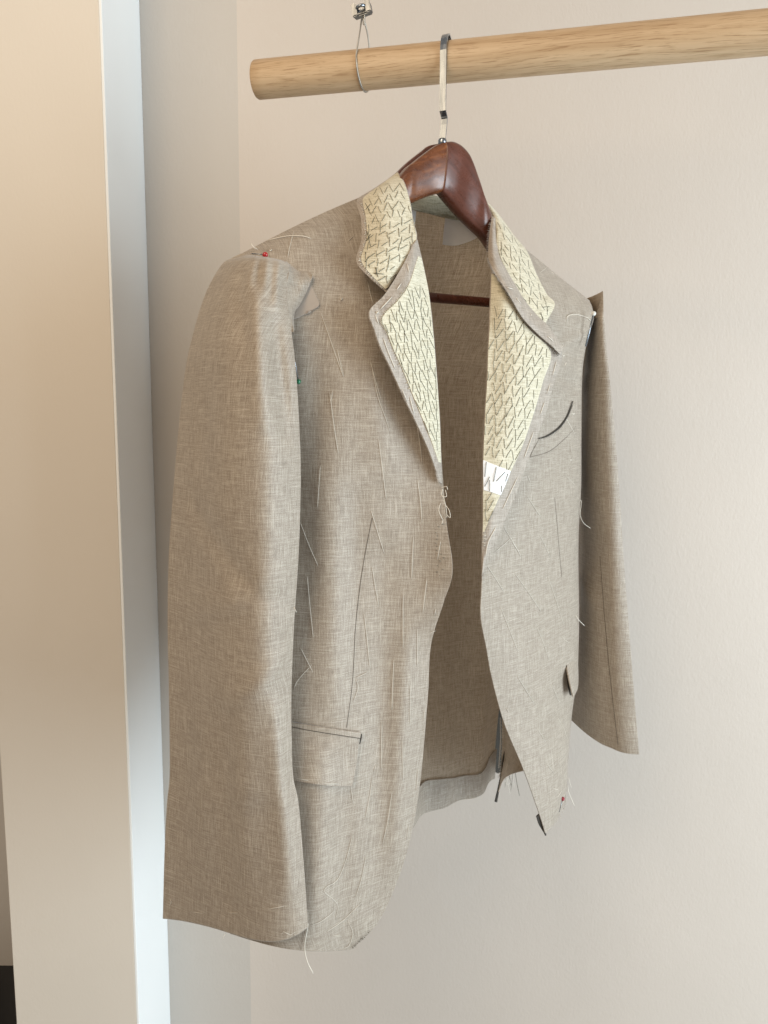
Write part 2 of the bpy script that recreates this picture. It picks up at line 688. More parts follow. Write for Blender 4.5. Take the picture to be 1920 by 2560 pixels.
def boxat(name, c, ax, ay, az, hx, hy, hz, mat, parent, bev=0.0008):
    bm = bmesh.new()
    bmesh.ops.create_cube(bm, size=2)
    for v in bm.verts:
        v.co = c + ax * (v.co.x * hx) + ay * (v.co.y * hy) + az * (v.co.z * hz)
    bmesh.ops.recalc_face_normals(bm, faces=bm.faces)
    bmesh.ops.bevel(bm, geom=bm.edges[:], offset=bev, segments=2, affect='EDGES')
    vs_ = [v.co.copy() for v in bm.verts]
    bm.verts.index_update()
    fs = [tuple(v.index for v in f.verts) for f in bm.faces]
    bm.free()
    return mesh(name, vs_, fs, mat, parent, smooth=False)


tl = (RD * 0.97 + up * 0.22).normalized()
tu = (up * 0.97 - RD * 0.22).normalized()
sad = boxat('clamp_saddle', clampc - RP * 0.001, tl, RP, tu, 0.0105, 0.0042, 0.0052, M['steel'], cable, 0.0012)
for s in (-1, 1):
    boxat('saddle_cheek', clampc + tl * 0.0078 * s + RP * 0.0052, tl, RP, tu, 0.0028, 0.0030, 0.0068, M['steel'], sad, 0.001)
ub = [clampc + tl * (0.0048 * math.cos(R(a))) + RP * (0.004 + 0.0055 * math.sin(R(a))) + tu * 0.001 for a in range(0, 181, 15)]
tube('u_bolt', ub, 0.0017, M['chrome'], cable, 10)
for s in (-1, 1):
    c0 = clampc + tl * 0.0052 * s - RP * 0.0045
    v, f = [], []
    for zz in (0, 0.0035):
        for k in range(6):
            v.append(c0 + tl * math.cos(k * R(60)) * 0.0034 + tu * math.sin(k * R(60)) * 0.0034 - RP * zz)
    f = [tuple(range(6)), tuple(range(11, 5, -1))] + [(k, (k + 1) % 6, (k + 1) % 6 + 6, k + 6) for k in range(6)]
    mesh('nut', v, f, M['steel'], cable, smooth=False)

# ------------------------------------------------------------------ hanger
hc = rail_at(1117)
hang = empty('coat_hanger', W(0, 0, 1.60), 'dark mahogany coat hanger with flat chrome hook on the oak rail', 'coat hanger')


def strip(name, path, wdir, half, th, mat, parent):
    """flat bar along path"""
    vs_, fs = [], []
    n = len(path)
    for i, p in enumerate(path):
        t = (path[min(i + 1, n - 1)] - path[max(i - 1, 0)]).normalized()
        nn = t.cross(wdir).normalized()
        for a, b in ((-1, -1), (1, -1), (1, 1), (-1, 1)):
            vs_.append(p + wdir * (half * a) + nn * (th * b))
    for i in range(n - 1):
        for k in range(4):
            a0, b0 = i * 4 + k, i * 4 + (k + 1) % 4
            fs.append((a0, b0, b0 + 4, a0 + 4))
    fs += [(3, 2, 1, 0), tuple(range((n - 1) * 4, n * 4))]
    o = mesh(name, vs_, fs, mat, parent)
    m = o.modifiers.new('bevel', 'BEVEL')
    m.width = 0.0005
    m.segments = 2
    m.limit_method = 'ANGLE'
    m.angle_limit = R(50)
    o.data.polygons.foreach_set('use_smooth', [False] * len(o.data.polygons))
    return o


apex = P(1106, 352, 0.902)
jogt, jogb = P(1107, 276, hc.y - 0.016), P(1111, 293, 0.900)
hp = [apex - up * 0.012, apex, P(1110, 312, 0.901), jogb - up * 0.002, jogb]
hp += [jogb.lerp(jogt, 0.5), jogt]
hr = RRAD + 0.0016
front = hc + RP * (hr + 0.001)
for k in range(1, 6):
    hp.append(jogt.lerp(front + up * 0.003, k / 5))
for an in range(15, 181, 11):
    hp.append(hc + RP * (hr + 0.001) * math.cos(R(an)) + up * ((hr + 0.0015) * math.sin(R(an)) + 0.002))
hp.append(hc - RP * (hr + 0.001) - up * 0.006)
strip('hook', hp, (RD * 0.98 + RP * 0.2).normalized(), 0.0036, 0.0009, M['chrome'], hang)
tube('hook_collar', [apex - up * 0.006, apex + up * 0.0005, apex + up * 0.002], [0.0048, 0.0048, 0.004], M['chrome'], hang, 16)


def arm(name, secs, mat, th=0.011, wshift=0.0):
    """secs: (top px,py), (bottom px,py), w -> rounded bar"""
    tops = crv([(a[0], a[1], w) for a, b, w in secs], 40)
    bots = crv([(b[0], b[1], w) for a, b, w in secs], 40)
    G = []
    for tp, bt in zip(tops, bots):
        t3, b3 = PW(tp.x, tp.y, tp.z + wshift), PW(bt.x, bt.y, bt.z + wshift)
        mid, hv = (t3 + b3) / 2, (t3 - b3) / 2
        ring = []
        for k in range(24):
            an = 2 * math.pi * k / 24
            c, s = math.cos(an), math.sin(an)
            e = 0.42
            x = math.copysign(abs(c) ** 0.8, c)
            y = math.copysign(abs(s) ** e, s)
            ring.append(mid + hv * x + ND * (th * y))
        G.append(ring)
    n = 24
    vs_ = [p for r in G for p in r]
    fs = []
    for j in range(len(G) - 1):
        for i in range(n):
            a, b = j * n + i, j * n + (i + 1) % n
            fs.append((a, b, b + n, a + n))
    fs += [tuple(range(n - 1, -1, -1)), tuple(range((len(G) - 1) * n, len(G) * n))]
    return mesh(name, vs_, fs, mat, hang)


left = [((1108, 357), (1098, 484), 0.004), ((1086, 365), (1081, 488), 0.004), ((1064, 380), (1062, 494), 0.005), ((1030, 407), (1029, 508), 0.008),
        ((1003, 433), (1000, 523), 0.010), ((900, 566), (900, 630), 0.0), ((760, 634), (760, 684), -0.002), ((668, 674), (668, 700), -0.002)]
right = [((1108, 357), (1098, 484), 0.004), ((1128, 357), (1108, 496), 0.004), ((1150, 369), (1124, 515), 0.005), ((1171, 396), (1146, 540), 0.008),
         ((1190, 450), (1178, 571), 0.010), ((1206, 500), (1205, 597), 0.012), ((1244, 588), (1244, 650), 0.004), ((1330, 704), (1330, 750), -0.002), ((1438, 782), (1438, 806), -0.004)]
lab(arm('hanger_arm', left, M['mahog']), 'hanger arm in warm orange brown, its lit tone')
lab(arm('hanger_arm', right, M['mahog2']), 'hanger arm in darker mauve brown, sheen put into the colour')
backl = [((p[0] - 13, p[1] - 1), (q[0] - 13, q[1] - 18), w) for p, q, w in left[:5]]
backl[0] = ((1112, 359), (1100, 466), 0.004)
lab(arm('hanger_back_layer', backl, M['mahog2'], 0.007, -0.0185), 'dark rear layer of the hanger')
tb = [PW(905, 722, 0.0), PW(1073, 743, 0.0), PW(1197, 754, 0.0), PW(1420, 775, 0.0)]
tube('trouser_bar', crv([tuple(p) for p in tb], 30), 0.0055, M['mahog2'], hang, 20)

# ------------------------------------------------------------------ jacket
J = empty('suit_jacket', W(0, 0, 0.82), 'unfinished taupe suit jacket with cream canvas lapels and white basting threads on hanger', 'jacket')

# near front (the wearer's right)


def rowpts(Lx, Ly, Rx, Ry, ws, sag=0.0):
    n = len(ws) - 1
    return [(Lx + (Rx - Lx) * i / n, Ly + (Ry - Ly) * i / n + sag * math.sin(math.pi * i / n), ws[i]) for i in range(n + 1)]


nf = [
    rowpts(600, 636, 1004, 452, (-0.004, 0.000, 0.002, 0.002, -0.002, -0.010, -0.020), -9),
    rowpts(603, 664, 1016, 500, (0.010, 0.020, 0.025, 0.026, 0.024, 0.022, 0.018), -4),
    rowpts(612, 730, 1036, 580, (0.015, 0.035, 0.045, 0.048, 0.049, 0.048, 0.045)),
    rowpts(625, 830, 1060, 690, (0.010, 0.042, 0.058, 0.064, 0.067, 0.068, 0.068)),
    rowpts(640, 930, 1080, 810, (0.005, 0.042, 0.063, 0.072, 0.077, 0.080, 0.082)),
    rowpts(640, 1040, 1092, 940, (0.0, 0.040, 0.062, 0.075, 0.081, 0.085, 0.088)),
    rowpts(640, 1180, 1101, 1110, (0.0, 0.038, 0.060, 0.074, 0.082, 0.088, 0.093)),
    rowpts(635, 1320, 1115, 1295, (0.0, 0.036, 0.058, 0.072, 0.080, 0.088, 0.104)),
    rowpts(622, 1440, 1132, 1425, (0.0, 0.036, 0.058, 0.072, 0.080, 0.090, 0.113)),
    rowpts(612, 1520, 1110, 1506, (0.0, 0.037, 0.059, 0.073, 0.081, 0.089, 0.105)),
    rowpts(602, 1620, 1078, 1612, (0.0, 0.038, 0.061, 0.074, 0.081, 0.086, 0.092)),
    rowpts(592, 1750, 1070, 1744, (0.0, 0.040, 0.064, 0.077, 0.083, 0.086, 0.088)),
    rowpts(578, 1950, 1052, 1950, (0.0, 0.044, 0.070, 0.082, 0.086, 0.086, 0.084)),
    rowpts(570, 2090, 1025, 2101, (0.0, 0.047, 0.073, 0.085, 0.088, 0.086, 0.082), 4),
    rowpts(572, 2215, 985, 2222, (0.0, 0.048, 0.075, 0.087, 0.089, 0.086, 0.080), 10),
    rowpts(575, 2290, 940, 2312, (0.0, 0.048, 0.075, 0.088, 0.089, 0.086, 0.080), 16),
    rowpts(575, 2333, 878, 2374, (0.01, 0.048, 0.075, 0.088, 0.089, 0.087, 0.082), 20),
]
loft('front_panel', nf, 60, 130, M['cloth'], J, seed=3, wamp=0.0022, wscale=11, key='nf', back_mat=M['wrong'],
     folds=((900, 700, 960, 1150, 45, 0.005), (815, 1050, 835, 1750, 50, 0.006), (960, 1400, 930, 2250, 45, -0.006), (890, 1250, 880, 1800, 36, -0.004),
            (800, 1900, 790, 2370, 40, 0.006), (870, 1900, 850, 2370, 34, -0.004), (1020, 1600, 990, 2150, 30, 0.004), (790, 780, 800, 1150, 40, -0.004), (960, 560, 760, 640, 30, -0.003)))

# far front (the wearer's left)


def frow(Lx, Ly, Rx, Ry, ws):
    r = rowpts(Lx, Ly, Rx, Ry, ws)
    return r + [(Rx - 3, Ry, ws[-1] - 0.035), (Rx - 12, Ry - 1, ws[-1] - 0.075)]


ff = [
    frow(1236, 560, 1470, 748, (0.0, 0.0, 0.0, -0.002, -0.004)),
    frow(1232, 632, 1477, 768, (0.045, 0.040, 0.032, 0.022, 0.008)),
    frow(1228, 716, 1480, 798, (0.068, 0.060, 0.050, 0.036, 0.014)),
    frow(1222, 830, 1466, 848, (0.080, 0.074, 0.064, 0.048, 0.022)),
    frow(1216, 953, 1453, 935, (0.085, 0.080, 0.072, 0.056, 0.024)),
    frow(1208, 1101, 1449, 1085, (0.088, 0.084, 0.076, 0.058, 0.022)),
    frow(1206, 1250, 1449, 1220, (0.092, 0.086, 0.076, 0.057, 0.020)),
    frow(1206, 1380, 1443, 1340, (0.098, 0.086, 0.074, 0.056, 0.020)),
    frow(1203, 1466, 1442, 1440, (0.102, 0.086, 0.074, 0.056, 0.020)),
    frow(1201, 1543, 1443, 1504, (0.100, 0.087, 0.076, 0.058, 0.022)),
    frow(1217, 1625, 1443, 1600, (0.092, 0.086, 0.077, 0.060, 0.026)),
    frow(1231, 1697, 1440, 1690, (0.088, 0.085, 0.077, 0.062, 0.030)),
    frow(1262, 1809, 1427, 1794, (0.086, 0.084, 0.078, 0.065, 0.040)),
    frow(1309, 1921, 1420, 1890, (0.085, 0.083, 0.078, 0.068, 0.048)),
    frow(1347, 2029, 1414, 1988, (0.084, 0.082, 0.078, 0.070, 0.055)),
    frow(1364, 2083, 1392, 2054, (0.083, 0.081, 0.078, 0.072, 0.062)),
]
loft('front_panel', ff, 44, 120, M['cloth'], J, seed=9, wamp=0.002, wscale=12, key='ff', back_mat=M['wrong'],
     folds=((1452, 830, 1425, 1010, 16, -0.008), (1400, 900, 1455, 930, 14, 0.005), (1470, 830, 1400, 872, 12, 0.006), (1455, 965, 1385, 936, 12, -0.005), (1440, 1010, 1380, 960, 12, 0.004), (1250, 1560, 1340, 1760, 40, 0.003), (1400, 1500, 1395, 1800, 40, -0.003)))

# back and side
ZH = 0.80
SH = [(-0.30, 1.455), (-0.245, 1.486), (-0.234, 1.491), (-0.167, 1.526), (-0.102, 1.559), (-0.065, 1.583), (-0.035, 1.596), (0.0, 1.596), (0.035, 1.587),
      (0.070, 1.552), (0.129, 1.520), (0.22, 1.479), (0.30, 1.44)]


def pl(tab, x):
    for (a, b), (c, d) in zip(tab, tab[1:]):
        if x <= c:
            return b + (d - b) * max(0, (x - a) / (c - a))
    return tab[-1][1]


def sstep(a, b, x):
    t = max(0, min(1, (x - a) / (b - a)))
    return t * t * (3 - 2 * t)


def back_pt(u, v, side=0):
    """u across, v 0 shoulder line .. 1 hem"""
    sh = pl(SH, u) - 0.002
    z = sh + (ZH - sh) * v
    k = min(1, abs(u) / 0.245)
    neck = -0.050 * max(0, 1 - (abs(u) / 0.075) ** 2) - 0.006
    body = -(0.098 + 0.01 * v) * (1 - k ** 3.2) - 0.004
    w = neck + (body - neck) * sstep(0, 0.24, v)
    hemw = -0.060 - 0.25 * (u - 0.017)
    w += (hemw - w) * sstep(0.45, 1.0, v)
    w += (0.007 * math.sin(u * 46 + 1.3 + v) + 0.0045 * math.sin(u * 90 + 2 * v)) * v
    return W(u, w, z)


U0, U1 = -0.232, 0.180
G = []
for j in range(91):
    v = j / 90
    r = []
    for i in range(71):
        ue = U1 if v > 0.72 else U1 + 0.05 * min(1, (0.72 - v) / 0.05)
        u = U0 + (ue - U0) * i / 70
        p = back_pt(u, v)
        if j == 90:
            p.z += 0.004 * math.sin(u * 40)
        r.append(p + ND * wob(p, 12, 0.002, 5))
    G.append(r)
sheet('back_panel', G, M['backing'], J, 0, key='bk', uvmode='uz')
G = []
for j in range(7):
    z = ZH - 0.001 + 0.040 * (1 - j / 6)
    r = []
    for i in range(61):
        u = U0 + (U1 - U0) * i / 60
        v = (pl(SH, u) - z) / (pl(SH, u) - ZH)
        p = back_pt(u, min(1, v))
        zz = z + (0.006 * math.sin(u * 40) + 0.004 * noise.noise(Vector((u * 30, 0, 1)))) * (1 - j / 6)
        r.append(Vector((p.x, p.y, zz)) + ND * (0.0036 + 0.002 * (1 - j / 6) * abs(noise.noise(Vector((u * 25, 3, 0)))) + wob(p, 12, 0.002, 5)))
    G.append(r)
lab(sheet('hem_turn_up', G, M['cloth'], J, 0.001, key='hm', uvmode='uz'), 'pale turned up hem inside the back')
side = [[(1256, 1700, -0.13), (1280, 1690, -0.11), (1340, 1680, -0.06), (1425, 1660, -0.02)],
        [(1255, 1790, -0.13), (1280, 1780, -0.11), (1340, 1770, -0.06), (1425, 1740, -0.02)],
        [(1254, 1880, -0.13), (1281, 1868, -0.11), (1335, 1850, -0.06), (1415, 1830, -0.02)],
        [(1249, 1945, -0.13), (1272, 1905, -0.11), (1322, 1905, -0.06), (1410, 1880, -0.02)],
        [(1243, 1985, -0.13), (1262, 1945, -0.11), (1312, 1925, -0.06), (1405, 1910, -0.02)]]
lab(loft('side_panel', side, 24, 24, M['wrong'], J, seed=2, key='sd'), 'frayed side panel hanging behind the vent')
vshade = [[(1226, 1690, -0.152), (1244, 1690, -0.152), (1262, 1690, -0.152)], [(1228, 1800, -0.152), (1245, 1800, -0.152), (1261, 1800, -0.152)], [(1232, 1890, -0.152), (1246, 1890, -0.152), (1260, 1885, -0.152)], [(1236, 1928, -0.152), (1245, 1934, -0.152), (1254, 1930, -0.152)]]
lab(loft('vent_shade_strip', vshade, 6, 20, M['slit'], J, wamp=0.001, thick=0.001), 'black strip painting the deep shade in the open vent')  # black strip added behind the vent to paint its deep shade
tabp = [[(1262, 1872, -0.125), (1277, 1862, -0.122)], [(1257, 1900, -0.125), (1274, 1888, -0.122)], [(1252, 1945, -0.127), (1259, 1920, -0.127)], [(1238, 2005, -0.128), (1243, 2006, -0.128)]]
lab(loft('vent_tape', tabp, 4, 14, M['slit'], J, wamp=0, thick=0.002), 'black tape end hanging below the vent')


def ring_sleeve(name, rows, key, seed, ring_folds=(), drop0=0.0, backk=0.7, noisea=0.002, peak=((0, 0.0), (1, 0.0))):
    R_ = crv([r for r in [tuple(x[:3]) for x in rows]], 110)
    R2 = crv([tuple(x[3:6]) for x in rows], 110)
    R3 = crv([(x[6], 0, 0) for x in rows], 110)
    G = []
    N = 72
    for j in range(111):
        Lx, Ly, Rx = R_[j]
        Ry, Yc, dy = R2[j]
        b = R3[j].x
        ring = []
        for k in range(N):
            th = 2 * math.pi * k / N
            s = -math.cos(th)
            sn = math.sin(th)
            px, py = Lx + (Rx - Lx) * (s + 1) / 2, Ly + (Ry - Ly) * (s + 1) / 2
            p = P(px, py, Yc - dy * s)
            h = p - CAM
            h.z = 0
            h.normalize()
            if sn > 0:
                q_ = (s + 1) / 2
                g = math.log(0.5) / math.log((pl(peak, j / 110) + 0.05 * math.sin(j * 0.11) + 0.02 * math.sin(j * 0.31) + 1) / 2)
                sn = 1 - abs(1 - 2 * min(1, max(0, q_)) ** g) ** 2.0
            o = b * sn if sn > 0 else b * backk * sn
            if sn > 0:
                o += sum(seg_fold(px, py, *f) for f in ring_folds) * min(1, sn * 2)
            p = p - h * o
            if drop0 and j < 14 and sn > 0:
                p.z -= drop0 * sn * (1 - j / 14)
            p = p - h * (wob(p, 10, noisea, seed) * min(1, abs(sn) * 2))
            ring.append(p)
        G.append(ring)
    G0 = G
    G = tighten(G, False)
    nv, nu = len(G), N
    vs_ = [p for r in G for p in r]
    fs = []
    for j in range(nv - 1):
        for i in range(nu):
            a, b_ = j * nu + i, j * nu + (i + 1) % nu
            fs.append((a, a + nu, b_ + nu, b_))
    uvs = []
    for r in G:
        u = 0
        for i, p in enumerate(r):
            if i:
                u += (p - r[i - 1]).length
            uvs.append((u, p.z))
    o = mesh(name, vs_, fs, M['cloth'], J, uvs)
    sm = o.modifiers.new('thickness', 'SOLIDIFY')
    sm.thickness = 0.0010
    sm.offset = -1
    o.data.materials.append(M['wrong'])
    sm.material_offset = 1
    sm.material_offset_rim = 0
    SURF[key] = (BVHTree.FromPolygons(vs_, fs), vs_)
    return G0


ns = [(602, 634, 712, 652, 0.775, 0.000, 0.004), (580, 645, 722, 661, 0.770, 0.010, 0.022), (556, 660, 722, 676, 0.766, 0.020, 0.032),
      (527, 706, 716, 726, 0.762, 0.026, 0.040), (503, 764, 722, 776, 0.758, 0.030, 0.045), (480, 845, 731, 845, 0.756, 0.034, 0.053),
      (463, 926, 740, 926, 0.755, 0.036, 0.057), (446, 1076, 749, 1076, 0.755, 0.038, 0.058), (434, 1215, 752, 1200, 0.755, 0.038, 0.056),
      (422, 1389, 747, 1380, 0.755, 0.038, 0.048), (419, 1562, 736, 1550, 0.755, 0.036, 0.046), (422, 1713, 729, 1713, 0.753, 0.035, 0.045),
      (424, 1852, 729, 1835, 0.750, 0.035, 0.040), (424, 1944, 733, 1940, 0.748, 0.036, 0.036), (417, 2014, 746, 2005, 0.747, 0.037, 0.032),
      (411, 2141, 758, 2141, 0.746, 0.038, 0.028), (407, 2297, 771, 2318, 0.745, 0.038, 0.025)]
NSG = ring_sleeve('sleeve', ns, 'ns', 1, ((640, 652, 612, 760, 9, 0.004), (668, 655, 662, 745, 8, 0.004), (698, 662, 690, 770, 9, 0.005), (655, 660, 640, 740, 7, -0.003), (640, 745, 655, 1050, 22, 0.007), (692, 820, 722, 1090, 23, -0.010), (600, 700, 610, 900, 22, -0.004), (665, 1050, 655, 1700, 40, 0.004),
                                    (560, 800, 540, 1700, 60, 0.004), (460, 1230, 620, 1440, 24, -0.007), (450, 1530, 640, 1440, 26, 0.006), (520, 950, 500, 1250, 26, -0.006), (500, 1800, 490, 2250, 26, 0.006), (560, 1750, 575, 2250, 24, -0.006), (720, 1500, 600, 1430, 18, -0.005), (722, 1620, 590, 1700, 20, 0.005), (690, 1750, 725, 2200, 24, 0.006), (640, 1800, 660, 2200, 40, -0.004)),
            peak=((0, 0.1), (0.15, -0.05), (0.4, 0.05), (0.7, 0.2), (1, 0.42)), backk=0.35)
fs_ = [(1462, 746, 1507, 728, 1.030, 0.020, 0.010), (1474, 800, 1510, 790, 1.032, 0.030, 0.020), (1462, 860, 1516, 860, 1.036, 0.040, 0.026),
       (1450, 950, 1525, 950, 1.040, 0.046, 0.030), (1438, 1076, 1537, 1076, 1.045, 0.050, 0.034), (1434, 1215, 1548, 1215, 1.048, 0.052, 0.034),
       (1436, 1389, 1559, 1389, 1.050, 0.052, 0.034), (1428, 1562, 1572, 1562, 1.050, 0.052, 0.034), (1425, 1713, 1586, 1740, 1.050, 0.052, 0.034),
       (1424, 1796, 1598, 1886, 1.050, 0.052, 0.030)]
ring_sleeve('sleeve', fs_, 'fs', 6, ((1500, 1300, 1530, 1860, 14, -0.004), (1450, 1430, 1480, 1500, 16, 0.008), (1470, 1250, 1480, 1400, 16, -0.006)), drop0=0.03)

# loose cap of the near sleeve, folded back over the armhole
capx = [(652, (728, 655), (744, 659), (762, 668), (781, 688)), (680, (731, 686), (746, 692), (761, 698), (777, 704)),
        (712, (728, 718), (740, 724), (752, 729), (765, 733)), (750, (729, 753), (736, 756), (743, 758), (751, 760)),
        (786, (726, 787), (729, 787), (732, 786), (736, 785)), (830, (732, 830), (733, 829), (734, 827), (736, 824))]
edge = [r[36] for r in NSG]


def img(p):
    q = ROT.transposed() @ (p - CAM)
    return 960 + F * q.x / -q.z, 1280 - F * q.y / -q.z


cap = []
for k, r in enumerate(capx):
    e0 = min(edge[:60], key=lambda p: abs(img(p)[1] - r[0]))
    e4 = onto('nf', *r[4], 0.006)
    q = (1 - k / 5) ** 0.5
    cap.append([e0, P(*r[1], e0.y + 0.010 * q), P(*r[2], e0.y + 0.016 * q), P(*r[3], (e0.y + 0.014 * q) * 0.6 + e4.y * 0.4), P(*r[4], e4.y)])
lab(sheet('sleeve_cap', grid(cap, 24, 34), M['cloth'], J, 0.0010), 'loose folded cap of the sleeve left open at the armhole')
wadr = [[(728, 706), (752, 704), (776, 709)], [(728, 735), (756, 735), (789, 737)], [(728, 765), (760, 770), (798, 763)], [(731, 798), (748, 792), (770, 779)]]
lab(lay('armhole_wadding', wadr, 12, 12, 'nf', 0.0022, M['wad'], J, 0.0016), 'pale smooth wadding showing in the open armhole')

# collar
ncB = [[(985, 470, -0.040), (995, 460, -0.040), (1004, 450, -0.040)],
       [(918, 484, -0.006), (955, 458, 0.004), (994, 429, -0.008)],
       [(892, 503, 0.020), (950, 478, 0.034), (1012, 458, 0.026)],
       [(902, 548, 0.044), (962, 524, 0.055), (1026, 505, 0.045)],
       [(903, 600, 0.060), (968, 576, 0.071), (1034, 556, 0.060)],
       [(891, 653, 0.076), (965, 622, 0.085), (1042, 597, 0.074)],
       [(924, 693, 0.087), (970, 672, 0.092), (1016, 651, 0.085)],
       [(966, 730, 0.094), (967, 729, 0.094), (969, 727, 0.094)]]
lab(loft('collar', ncB, 24, 50, M['edge'], J, wamp=0.0006, key='ncB', thick=0.002), 'fabric under layer of the collar leaf')
ncC = [[(921, 483), (955, 459), (993, 431)], [(907, 500), (955, 478), (1011, 459)], [(915, 548), (962, 525), (1025, 506)], [(916, 600), (968, 576), (1033, 557)],
       [(903, 650), (965, 622), (1041, 598)], [(932, 691), (970, 671), (1014, 652)], [(963, 722), (966, 721), (969, 720)]]
cc1 = lay('collar_canvas', ncC, 24, 44, 'ncB', 0.0012, M['canvas'], J, 0.001, 'ncC')
fcB = [[(1200, 508, -0.045), (1206, 506, -0.050), (1212, 505, -0.055)],
       [(1207, 501, -0.010), (1217, 505, -0.008), (1228, 514, -0.016)],
       [(1233, 537, 0.012), (1245, 541, 0.014), (1258, 550, 0.000)],
       [(1242, 572, 0.034), (1262, 577, 0.034), (1285, 588, 0.016)],
       [(1244, 629, 0.060), (1280, 628, 0.056), (1317, 628, 0.032)],
       [(1266, 682, 0.076), (1304, 683, 0.072), (1341, 685, 0.050)],
       [(1297, 739, 0.086), (1332, 738, 0.080), (1366, 734, 0.062)],
       [(1325, 774, 0.090), (1356, 770, 0.085), (1387, 761, 0.072)],
       [(1359, 810, 0.092), (1361, 809, 0.091), (1364, 807, 0.090)]]
lab(loft('collar', fcB, 24, 50, M['canvas'], J, wamp=0.0006, key='fcB', thick=0.002), 'narrow collar leaf seen from its edge')
fcC = [[(1210, 503), (1217, 506), (1226, 513)], [(1235, 538), (1245, 542), (1256, 550)], [(1245, 574), (1262, 578), (1282, 588)], [(1248, 630), (1280, 629), (1314, 628)],
       [(1270, 682), (1304, 683), (1338, 685)], [(1301, 738), (1332, 737), (1362, 734)], [(1329, 772), (1356, 769), (1382, 762)], [(1359, 804), (1361, 803), (1363, 802)]]
cc2 = lay('collar_canvas', fcC, 24, 44, 'fcB', 0.001, M['canvas'], J, 0.0008, 'fcC')
# stand running round the back of the neck
st_top = [PW(1014, 476, -0.022), W(-0.052, -0.024, 1.594), W(-0.02, -0.046, 1.598), W(0.02, -0.046, 1.594), W(0.055, -0.020, 1.584), PW(1212, 524, -0.024)]
st_bot = [p - up * 0.023 + ND * 0.004 for p in st_top]
ta, tb_ = crv([tuple(p) for p in st_top], 40), crv([tuple(p) for p in st_bot], 40)
lab(sheet('collar_stand', [[a.lerp(b, j / 8) + ND * (0.0015 * noise.noise(Vector((i * 0.3, j, 2)))) for i, (a, b) in enumerate(zip(ta, tb_))] for j in range(9)],
          M['stand'], J, 0.002, key='st', uvmode='uz'), 'olive canvas collar stand inside the back of the neck')

# lapels
nlB = [[(1034, 611, 0.082), (1038, 605, 0.080), (1043, 598, 0.076)],
       [(1000, 676, 0.094), (1030, 668, 0.092), (1058, 660, 0.076)],
       [(962, 736, 0.104), (1016, 726, 0.102), (1069, 715, 0.080)],
       [(924, 778, 0.110), (1000, 772, 0.108), (1077, 765, 0.085)],
       [(937, 825, 0.113), (1010, 823, 0.109), (1083, 820, 0.088)],
       [(951, 866, 0.114), (1020, 866, 0.109), (1087, 865, 0.090)],
       [(975, 916, 0.114), (1034, 916, 0.109), (1091, 915, 0.092)],
       [(1013, 999, 0.113), (1056, 1000, 0.109), (1097, 1000, 0.095)],
       [(1045, 1065, 0.112), (1074, 1068, 0.109), (1101, 1070, 0.097)],
       [(1074, 1130, 0.110), (1089, 1132, 0.108), (1103, 1135, 0.098)],
       [(1100, 1205, 0.104), (1102, 1207, 0.103), (1105, 1208, 0.101)]]
lab(loft('lapel', nlB, 26, 70, M['edge'], J, wamp=0.0006, key='nlB', thick=0.0022), 'broad folded back lapel with a grey fabric border')
nlC = [[(1046, 640), (1050, 642), (1054, 645)], [(1022, 712), (1046, 710), (1068, 708)], [(996, 750), (1036, 748), (1074, 745)], [(956, 794), (1018, 794), (1079, 792)],
       [(969, 832), (1026, 832), (1083, 831)], [(981, 866), (1034, 866), (1086, 865)], [(998, 903), (1044, 903), (1089, 903)], [(1015, 943), (1054, 943), (1092, 943)],
       [(1031, 984), (1064, 984), (1095, 984)], [(1056, 1045), (1078, 1046), (1099, 1047)], [(1078, 1100), (1090, 1101), (1101, 1102)], [(1097, 1155), (1100, 1156), (1103, 1157)]]
lc1 = lay('lapel_canvas', nlC, 24, 60, 'nlB', 0.0012, M['canvas'], J, 0.0009, 'nlC')
flB = [[(1228, 680, 0.074), (1240, 684, 0.078), (1256, 690, 0.082)],
       [(1225, 750, 0.083), (1260, 752, 0.095), (1294, 756, 0.094)],
       [(1223, 805, 0.087), (1275, 812, 0.101), (1335, 820, 0.096)],
       [(1219, 870, 0.090), (1310, 872, 0.105), (1405, 873, 0.094)],
       [(1216, 953, 0.093), (1298, 957, 0.107), (1384, 962, 0.095)],
       [(1212, 1026, 0.095), (1286, 1032, 0.107), (1363, 1037, 0.097)],
       [(1209, 1085, 0.096), (1274, 1089, 0.106), (1342, 1092, 0.098)],
       [(1207, 1150, 0.098), (1260, 1155, 0.106), (1317, 1160, 0.100)],
       [(1206, 1210, 0.099), (1250, 1215, 0.106), (1296, 1219, 0.101)],
       [(1206, 1288, 0.101), (1235, 1290, 0.106), (1266, 1292, 0.103)],
       [(1205, 1350, 0.103), (1222, 1351, 0.106), (1240, 1352, 0.104)],
       [(1204, 1395, 0.104), (1210, 1396, 0.106), (1217, 1397, 0.105)],
       [(1203, 1440, 0.105), (1204, 1440, 0.106), (1206, 1440, 0.106)]]
lab(loft('lapel', flB, 30, 80, M['edge'], J, wamp=0.0006, key='flB', thick=0.0022), 'narrower lapel turned back with a grey border and white tape')
flC = [[(1229, 684), (1236, 688), (1248, 696)], [(1227, 750), (1252, 752), (1282, 756)], [(1225, 805), (1270, 812), (1322, 822)], [(1221, 874), (1300, 878), (1377, 880)],
       [(1218, 953), (1286, 953), (1358, 953)], [(1214, 1016), (1276, 1016), (1340, 1016)], [(1211, 1080), (1265, 1080), (1319, 1080)], [(1209, 1135), (1253, 1135), (1298, 1135)],
       [(1208, 1189), (1240, 1189), (1272, 1189)], [(1208, 1244), (1228, 1244), (1248, 1244)], [(1208, 1291), (1217, 1291), (1227, 1291)], [(1207, 1330), (1209, 1330), (1211, 1330)]]
